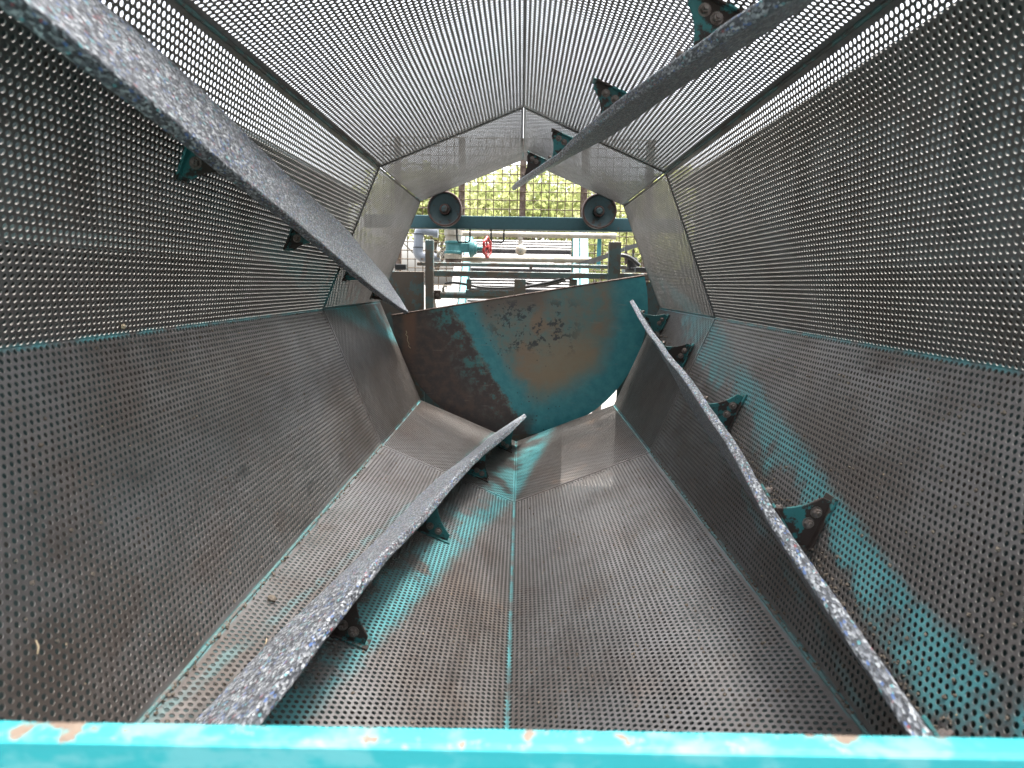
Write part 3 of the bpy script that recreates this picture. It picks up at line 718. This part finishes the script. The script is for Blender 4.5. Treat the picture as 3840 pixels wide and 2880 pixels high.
hose([(1668, 1063, .1), (1700, 1060, .1), (1745, 1066, .1), (1800, 1077, .12), (1870, 1081, .12), (1930, 1078, .12)], .010, 'thin black hose running right from the cylinder fitting', YF)
hose([(1960, 1078, .12), (2020, 1068, .12), (2075, 1056, .12), (2115, 1045, .12)], .014, 'thick black hose rising to the right behind the middle struts', YF)
hose([(1965, 1058, .14), (2000, 1066, .14), (2050, 1068, .14), (2095, 1058, .14), (2120, 1048, .14)], .012, 'black hose with a pale ferrule dipping behind the middle struts', YF)

# ------------------------------------------------------------------ cross beam, guide wheels
YK = 5.02
kb = empty('cross_beam', at(1958, 836, YK), 'teal steel cross beam above the outlet with two bent rod loops below', 'beam')
a, b = at(1540, 806, YK), at(2385, 866, YK)
zt_, zb_ = at(1958, 812, YK).z, at(1958, 861, YK).z
MB().box((a.x - .35, YK, zb_), (b.x + .35, YK + .11, zt_)).build('box_section', 'beam', kb, bevel=.006)
for x0, x1 in ((1713, 1763), (1841, 1890)):
    p = [at(x0, 856, YK + .02), at(x0 + 1, 898, YK + .02), at(x0 + 6, 908, YK + .02), at(x1 - 7, 909, YK + .02), at(x1 - 1, 900, YK + .02), at(x1, 858, YK + .02)]
    MB().tube(p, 0.0065, 8).build('rod_loop', 'black', kb)
YW = 4.90
for cx_, cy_, lab in ((1667, 783, 'grimy flanged guide wheel at left of the cross beam'), (2248, 791, 'grimy flanged guide wheel at right of the cross beam')):
    c = at(cx_, cy_, YW)
    wh = empty('guide_wheel', c, lab, 'wheel', 'guide wheels on the cross beam')
    R = 63.5 / FPX * YW
    MB().lathe(c, (0, -1, 0), [(R * .97, -.085), (R * .97, -.02), (R, -.015), (R, .0), (R * .985, .008), (R * .94, .010), (R * .90, .004), (R * .88, -.006)], 48).build('rim', 'wheel_rim', wh)
    MB().lathe(c, (0, -1, 0), [(R * .88, -.006), (R * .82, -.022), (R * .6, -.036), (R * .36, -.046), (R * .30, -.050)], 48).build('dish', 'wheel', wh)
    MB().lathe(c, (0, -1, 0), [(R * .31, -.052), (R * .31, -.018), (R * .28, -.012), (R * .22, -.012), (R * .21, -.020), (.0001, -.020)], 32).build('hub', 'wheel_rim', wh)
    MB().lathe(c, (0, -1, 0), [(R * .19, -.02), (R * .19, .004), (R * .16, .010), (R * .09, .011), (.0001, .009)], 24).build('axle_end', 'wheel', wh)
    MB().tube([c + Vector((0, .04, 0)), c + Vector((0, .15, 0))], R * .2, 16).build('axle', 'wheel', wh)

# ------------------------------------------------------------------ pipework
YQ = 5.9
up = empty('spray_pipe', at(1733, 876, YQ), 'long dusty white plastic pipe under the cross beam, with a tee and a round nozzle', 'pipe')
p0, p1 = at(1720, 876, YQ), at(2300, 886, YQ)
MB().tube([p0, p1], 0.0245, 16).build('main_run', 'pvc', up)
MB().tube([at(2290, 886, YQ), at(2310, 886.5, YQ)], 0.029, 16).build('end_cap', 'pvc', up)
MB().tube([at(1951, 880, YQ), at(1951, 886, YQ), at(1950.5, 898, YQ)], 0.0215, 14).build('tee', 'pvc', up)
MB().tube([at(1950.5, 896, YQ), at(1950.5, 912, YQ - .005), at(1950.5, 926, YQ - .02), at(1951, 934, YQ - .05)], [.0165, .017, .018, .019], 14).build('drop_pipe', 'pvc', up)
m = MB(); c = at(1953, 938, YQ - .06); m.lathe(c, (0, -1, .2), [(0.047 * math.sin(t), 0.047 * math.cos(t)) for t in np.linspace(0.02, PI - .02, 14)], 20); m.build('nozzle', 'pvc', up)
lo = empty('supply_pipe', at(1733, 970, YQ - .1), 'white plastic supply pipe with a coupling, just above the frame rail', 'pipe')
MB().tube([at(1730, 970, YQ - .1), at(2215, 976, YQ - .1)], 0.0255, 16).build('main_run', 'pvc', lo)
MB().tube([at(1767, 970.4, YQ - .1), at(1806, 971, YQ - .1)], 0.0305, 16).build('coupling', 'pvc', lo)
MB().tube([at(2078, 974.2, YQ - .1), at(2120, 974.8, YQ - .1)], 0.0305, 16).build('coupling', 'pvc', lo)

YG = 5.75
gp = empty('grey_pipe', at(1565, 978, YG), 'grey plastic pipe with two elbows at the left of the valve', 'pipe')
def elbow(path, r, nm):
    MB().tube([at(x, y, YG) for x, y in path], r, 16).build(nm, 'pvc_grey', gp)
sr = 17.5 / FPX * YG
elbow([(1568, 930), (1570, 878)], sr, 'riser')
elbow([(1570, 880), (1573, 870), (1579, 864), (1590, 862), (1630, 870)], [sr * 1.06] * 3 + [sr, sr * .9], 'top_elbow')
elbow([(1568, 928), (1567, 944), (1571, 957), (1582, 965), (1598, 967), (1632, 966)], [sr * 1.06] * 4 + [sr, sr], 'bottom_elbow')
elbow([(1625, 870), (1643, 871)], sr * 1.15, 'union_nut')
elbow([(1630, 966), (1650, 965)], sr * .8, 'spigot')
for k, (yy, xx) in enumerate(((878, 1570), (928, 1568))):
    c = at(xx, yy, YG); MB().lathe(c, (0, 0, 1), [(sr * 1.0, -.004), (sr * 1.1, -.004), (sr * 1.1, .004), (sr * 1.0, .004)], 20).build('collar', 'black', gp)

YV = 5.7
gv = empty('gate_valve', at(1702, 975, YV), 'turquoise cast gate valve with a scalloped red handwheel', 'valve')
s_ = YV / FPX
cb = at(1700, 928, YV)
MB().lathe(cb, (0, 0, 1), [(31 * s_, -24 * s_), (34 * s_, -22 * s_), (34 * s_, -15 * s_), (29 * s_, -12 * s_), (28 * s_, 10 * s_), (32 * s_, 14 * s_), (33 * s_, 20 * s_), (29 * s_, 23 * s_)], 24).build('body', 'valve', gv)
MB().lathe(cb, (0, 0, 1), [(29 * s_, -54 * s_), (30 * s_, -30 * s_), (31 * s_, -25 * s_)], 20).build('lower_nipple', 'rust', gv)
MB().lathe(cb, (0, 0, 1), [(33 * s_, -42 * s_), (33 * s_, -26 * s_), (28 * s_, -24 * s_)], 20).build('lower_tape', 'pvc', gv)
MB().lathe(cb, (0, 0, 1), [(29 * s_, 23 * s_), (30 * s_, 40 * s_), (34 * s_, 44 * s_), (34 * s_, 62 * s_), (20 * s_, 64 * s_)], 20).build('upper_socket', 'pvc', gv)
cbn = at(1726, 928, YV)
MB().box((cbn.x - .02, YV - .032, cbn.z - 17 * s_), (cbn.x + 36 * s_, YV + .032, cbn.z + 15 * s_)).build('bonnet', 'valve', gv, bevel=.006)
ax = (1, 0, -0.03)
MB().lathe(cbn, ax, [(20 * s_, 33 * s_), (33 * s_, 36 * s_), (34 * s_, 42 * s_), (30 * s_, 50 * s_), (24 * s_, 54 * s_), (23 * s_, 60 * s_), (10 * s_, 62 * s_)], 24).build('bonnet_flange', 'valve', gv)
MB().lathe(cbn, ax, [(10 * s_, 60 * s_), (10 * s_, 78 * s_), (7 * s_, 80 * s_), (7 * s_, 98 * s_)], 12).build('stem', 'valve', gv)
# handwheel: scalloped ring with spokes, turned nearly edge on
hcn = at(1827, 928, YV); hx = Vector((0.94, -0.33, 0.0)).normalized(); ha = Vector((0, 0, 1)); hb_ = hx.cross(ha)
ring = []
for i in range(61):
    t = 2 * PI * i / 60; r = (33 + 3.2 * math.cos(6 * t)) * s_
    ring.append(hcn + (ha * math.cos(t) + hb_ * math.sin(t)) * r)
mw = MB().tube(ring, 0.0125, 10, cap=False)
for i in range(5):
    t = 2 * PI * i / 5 + .3; mw.tube([hcn, hcn + (ha * math.cos(t) + hb_ * math.sin(t)) * 33 * s_], 0.008, 8)
mw.tube([hcn - hx * .02, hcn + hx * .02], .018, 12)
mw.build('handwheel', 'red', gv)
# pale clamp ring left of the valve
cl = at(1646, 950, YV + .05)
tag(MB().lathe(cl, (1, 0, 0), [(.030, -.010), (.046, -.012), (.050, 0), (.046, .012), (.030, .010)], 20).build('pipe_flange', 'pvc', org=cl), 'pale flange ring on the grey pipe left of the valve', 'flange')

# ------------------------------------------------------------------ bar conveyor behind
cv = empty('bar_conveyor', (0, 6.3, -0.5), 'steep conveyor of pale and dark cross bars between turquoise side rails', 'conveyor')
B0, T0 = at(1945, 1165, 6.25), at(1960, 893, 6.85)
dirc = (T0 - B0).normalized(); nrm = Vector((1, 0, 0)).cross(dirc); nrm = nrm if nrm.y < 0 else -nrm
hwid = 0.50; L = (T0 - B0).length
MB().hexa([B0 + Vector((-hwid, 0, 0)) - nrm * .05, B0 + Vector((hwid, 0, 0)) - nrm * .05, B0 + Vector((hwid, 0, 0)) - nrm * .04, B0 + Vector((-hwid, 0, 0)) - nrm * .04,
           T0 + Vector((-hwid, 0, 0)) - nrm * .05, T0 + Vector((hwid, 0, 0)) - nrm * .05, T0 + Vector((hwid, 0, 0)) - nrm * .04, T0 + Vector((-hwid, 0, 0)) - nrm * .04]).build('belt', 'belt', cv)
t = 0.01; i = 0
while t < L - .02:
    wide = i % 6 == 5
    p = B0 + dirc * t
    MB().bar(p + Vector((-hwid + .01, 0, 0)) + nrm * (.0 if not wide else -.02), p + Vector((hwid - .01, 0, 0)) + nrm * (.0 if not wide else -.02), .016 if not wide else .012, .014 if not wide else .055, up=dirc).build('cross_bar', 'slat' if not wide else 'galv', cv)
    t += 0.036 if not wide else .075; i += 1
for sx in (-1, 1):
    e0 = B0 - dirc * .1 + Vector((sx * (hwid + .035), 0, 0)); e1 = T0 + dirc * .03 + Vector((sx * (hwid + .035), 0, 0))
    MB().bar(e0, e1, .06, .12, up=nrm).build('side_rail', 'teal', cv, bevel=.004)
    e0 = e0 + Vector((sx * .085, .03, 0)); e1 = e1 + Vector((sx * .085, .03, 0))
    MB().bar(e0, e1, .08, .06, up=nrm).build('outer_rail', 'teal' if sx > 0 else 'galv', cv, bevel=.004)
# bracket that carries the spray pipe on the right
br = at(2247, 905, YQ + .06)
tag(MB().box((br.x - .018, YQ + .04, at(2247, 1010, YQ).z), (br.x + .018, YQ + .06, at(2247, 893, YQ).z)).build('pipe_support', 'teal', org=at(2247, 1010, YQ + .05), bevel=.003), 'narrow turquoise flat bar holding up the right end of the spray pipe', 'bar')

# steel arm and hose at the right
arm = empty('lever_arm', at(2330, 930, 5.55), 'pale galvanised lever arm sloping up to the right behind the frame', 'arm')
a0, a1, a2 = at(2150, 990, 5.55), at(2290, 958, 5.55), at(2345, 935, 5.55)
MB().prism([at(2150, 990, 5.55), at(2215, 970, 5.55), at(2290, 947, 5.55), at(2340, 927, 5.55), at(2342, 941, 5.55), at(2290, 962, 5.55), at(2225, 990, 5.55)], (0, .03, 0)).build('lower_bar', 'galv', arm)
MB().prism([at(2342, 924, 5.56), at(2392, 911, 5.56), at(2400, 925, 5.56), at(2372, 933, 5.56), at(2346, 944, 5.56)], (0, .04, 0)).build('upper_bar', 'galv', arm)
MB().prism([at(2343, 944, 5.57), at(2353, 944, 5.57), at(2351, 990, 5.57), at(2343, 990, 5.57)], (0, .02, 0)).build('link', 'rust', arm)
MB().prism([at(2372, 934, 5.57), at(2379, 934, 5.57), at(2377, 975, 5.57), at(2372, 975, 5.57)], (0, .02, 0)).build('link', 'galv', arm)
for x, y in ((2348, 952), (2348, 985), (2376, 943)):
    c = at(x, y, 5.55); MB().lathe(c, (0, -1, 0), [(.0125, -.02), (.0125, .006), (.0001, .008)], 8).build('pin', 'rust', arm)
hose([(2300, 968, .2), (2325, 958, .2), (2350, 961, .2), (2375, 975, .2), (2398, 997, .2)], .016, 'black hose arching over to the right of the lever arm', YF)
mb = MB(); c = at(2370, 990, 5.6); mb.lathe(c, (0, 0, 1), [(.0001, .055), (.036, .055), (.042, .045), (.042, -.03), (.046, -.035), (.046, -.05), (.0001, -.05)], 20)
tag(mb.build('filler_cap', 'black', org=c - Vector((0, 0, .05))), 'round black filler cap below the hose at right', 'cap')
mb = MB(); rect_bar(mb, 2345, 1000, 2400, 1022, 5.58, .2); tag(mb.build('reservoir', 'galv', org=at(2370, 1022, 5.58), bevel=.006), 'small pale box under the black filler cap', 'box')

# ------------------------------------------------------------------ mesh fence
YN = 7.4
fe = empty('mesh_fence', at(1950, 1000, YN), 'tall rusty weld-mesh fence between rusty posts', 'fence')
ztop, zbot = at(1950, 520, YN).z, at(1950, 1090, YN).z
for x0, x1 in ((1480, 1503), (1719, 1742), (1947, 1970), (2176, 2201), (2420, 2443)):
    A, Bq = at(x0, 800, YN), at(x1, 800, YN)
    MB().box((A.x, YN, zbot), (Bq.x, YN + .05, ztop)).build('post', 'rust', fe, bevel=.004)
wire_v = MB().tube([(0, 0, zbot), (0, 0, ztop)], .0055, 6).build('wire', 'wire'); vme = wire_v.data; bpy.data.objects.remove(wire_v)
xs0, xs1 = at(1440, 800, YN).x, at(2460, 800, YN).x
step = 28.7 / FPX * YN
x = xs0
while x < xs1:
    o = bpy.data.objects.new('wire', vme); COL.objects.link(o); o.parent = fe; o.location = Vector((x + random.uniform(-.003, .003), YN - .012, 0)) - fe.location; x += step
wire_h = MB().tube([(xs0, 0, 0), (xs1, 0, 0)], .0055, 6).build('wire', 'wire'); hme = wire_h.data; bpy.data.objects.remove(wire_h)
z = zbot + .05
while z < ztop:
    o = bpy.data.objects.new('wire', hme); COL.objects.link(o); o.parent = fe; o.location = Vector((0, YN - .019, z + random.uniform(-.003, .003))) - fe.location; z += step * 1.07

# ------------------------------------------------------------------ trees beyond the fence
def tree(x, y, h, cr, low, label, seed, nleaf=6500):
    r = np.random.default_rng(seed); ground = -3.2
    t = empty('tree', (x, y, ground), label, 'tree', 'trees beyond the fence')
    mb = MB(); top = ground + h
    mb.tube([(x, y, ground), (x + .1, y, ground + h * .3), (x - .1, y + .1, ground + h * .6), (x, y, top - .6)], [.12, .08, .03, .012], 8)
    clumps = []
    for i in range(26):
        a = r.uniform(0, 2 * PI); k = math.sqrt(r.uniform(.05, 1)); zz = r.uniform(low, top)
        shape = math.sin(PI * min(1, max(.05, (zz - low + .6) / (top - low + .6)))) ** .6
        c = Vector((x + cr * k * shape * math.cos(a), y + cr * k * shape * math.sin(a), zz)); clumps.append((c, r.uniform(.45, .95)))
        mb.tube([(x, y, max(ground + 1.5, zz - 1.2)), (np.array((x, y, zz - 1.0)) * .5 + np.array(c) * .5), c], [.018, .012, .006], 5)
    mb.build('trunk', 'bark', t)
    per = nleaf // len(clumps); V = []; Q = []
    for c, R in clumps:
        d = r.normal(size=(per, 3)); d /= np.linalg.norm(d, axis=1)[:, None]; d *= (R * r.uniform(.25, 1.0, per) ** .5)[:, None]; d[:, 2] *= .75
        P = np.array(c) + d
        ax_ = r.normal(size=(per, 3)); ax_ /= np.linalg.norm(ax_, axis=1)[:, None]
        b_ = np.cross(ax_, r.normal(size=(per, 3))); b_ /= np.linalg.norm(b_, axis=1)[:, None]
        s = r.uniform(.05, .10, per)[:, None]
        q_ = np.stack([P - ax_ * s, P + b_ * s * .5, P + ax_ * s, P - b_ * s * .5], 1).reshape(-1, 3)
        V.append(q_)
    V = np.concatenate(V); Q = np.arange(len(V)).reshape(-1, 4)
    me = fast_mesh('crown', V - np.array(t.location), np.zeros((0, 3), int), Q, 'leaf')
    o = bpy.data.objects.new('crown', me); COL.objects.link(o); o.parent = t
tree(-1.9, 15.0, 5.4, 1.5, 1.4, 'leafy tree behind the left bay of the mesh fence', 1)
tree(0.1, 14.0, 5.4, 1.7, 0.6, 'leafy tree behind the middle post of the mesh fence', 2)
tree(1.9, 16.0, 5.7, 1.9, 0.2, 'leafy tree behind the right bay of the mesh fence', 3)
tree(3.2, 13.0, 5.2, 1.6, -1.2, 'lower bushy tree seen at the far right beside the drum', 4)

# ------------------------------------------------------------------ ground
g_ = MB().add([(-900, -900, -3.2), (900, -900, -3.2), (900, 900, -3.2), (-900, 900, -3.2)], [(0, 1, 2, 3)])
tag(g_.build('ground', 'ground'), 'pale gravel yard', None, None, 'structure')

# ------------------------------------------------------------------ bits of debris inside the drum
def on_face(px, py, k):
    v1, e, n = face_frame(k)
    d = CF + CR * ((px - 1920) / FPX) + CD * ((py - 1440) / FPX)
    h = n.dot(v1); t_ = (h - C0.dot(n)) / d.dot(n); return C0 + d * t_, n
p, n = on_face(1017, 2253, 225)
m = MB(); m.lathe(p + n * .004, n, [(.0001, -.004), (.011, -.002), (.013, .004), (.008, .010), (.0001, .012)], 9)
for i, v in enumerate(m.v): m.v[i] = v + Vector((mnoise.noise(v * 90), mnoise.noise(v * 90 + Vector((5, 0, 0))), mnoise.noise(v * 90 + Vector((0, 9, 0))))) * .006
tag(m.build('soil_clod', 'clod', org=p), 'small brown clod lying on the bottom left panel', 'clod')
for k, pts_, lab in ((180, ((130, 2402), (136, 2455)), 'pale straw caught on the lower left wall'), (225, ((999, 2396), (994, 2418)), 'short straw beside the bottom left flight')):
    q0, n = on_face(*pts_[0], k); q1, _ = on_face(*pts_[1], k)
    tag(MB().tube([q0 + n * .002, (q0 + q1) / 2 + n * .006, q1 + n * .002], [.0012, .0018, .001], 6).build('straw', 'straw', org=q0), lab, 'straw')
p, n = on_face(455, 1221, 135)
m = MB(); m.lathe(p + n * .003, n, [(.0001, -.002), (.007, 0), (.006, .006), (.0001, .008)], 7)
tag(m.build('pebble', 'straw', org=p), 'tan pebble stuck in a hole of the dark left wall', 'pebble')

# grit wedged in holes and swept into the corners: nobody could count it
def grit(name, mat, label, spots, size):
    V = []; T = []
    oc = np.array([(1, 0, 0), (-1, 0, 0), (0, 1, 0), (0, -1, 0), (0, 0, 1), (0, 0, -1)], float)
    of = [(0, 2, 4), (2, 1, 4), (1, 3, 4), (3, 0, 4), (2, 0, 5), (1, 2, 5), (3, 1, 5), (0, 3, 5)]
    for p, n in spots:
        sc_ = rng.uniform(*size); Rr = np.array(Matrix.Rotation(rng.uniform(0, 6), 3, Vector(rng.normal(size=3))))
        q = (oc * rng.uniform(.55, 1.25, (6, 3))) @ Rr.T * sc_
        b = len(V) * 6; V.append(q + np.array(p) + np.array(n) * sc_ * 0.35); T += [tuple(i + b for i in f_) for f_ in of]
    me = fast_mesh(name, np.concatenate(V), np.array(T), np.zeros((0, 4), int), mat)
    o = bpy.data.objects.new(name, me); COL.objects.link(o); tag(o, label, 'grit', None, 'stuff')
dark = []; pale = []
for k, cnt in ((180, 130), (225, 200), (270, 260), (315, 240)):
    v1, e, n = face_frame(k); wf = (k // 45) % 2 == 1
    for _ in range(cnt):                                       # plugged holes
        i = rng.integers(0, ncol); j = rng.integers(0, nrow); u = u_first + i * PU; u = u if wf else W - u
        p = v1 + e * u - n * .001; p.y = vend - (PV / 2 if i % 2 else 0) - j * PV; dark.append((p, n))
    for _ in range(cnt // 4):
        p = v1 + e * rng.uniform(.02, W - .02); p.y = rng.uniform(.8, 3.38); pale.append((p, n))
    if wf:
        for _ in range(420):                                    # swept up behind the foot of the flight
            yy = rng.uniform(.8, 4.5); u = float(np.interp(yy, BASE[:, 0], BASE[:, 1])) + abs(rng.normal(0, .035)) + .02
            p = v1 + e * u; p.y = yy; dark.append((p, n))
        for _ in range(260):                                    # along the weld
            p = v1 + e * abs(rng.normal(0, .006)); p.y = rng.uniform(.75, 3.39); dark.append((p + n * .002, n))
grit('dark_grit', 'clod', 'dark soil grit wedged in holes and lying behind the lower flights', dark, (.0028, .0062))
grit('pale_grit', 'straw', 'pale specks of grit scattered on the lower panels', pale, (.0014, .003))
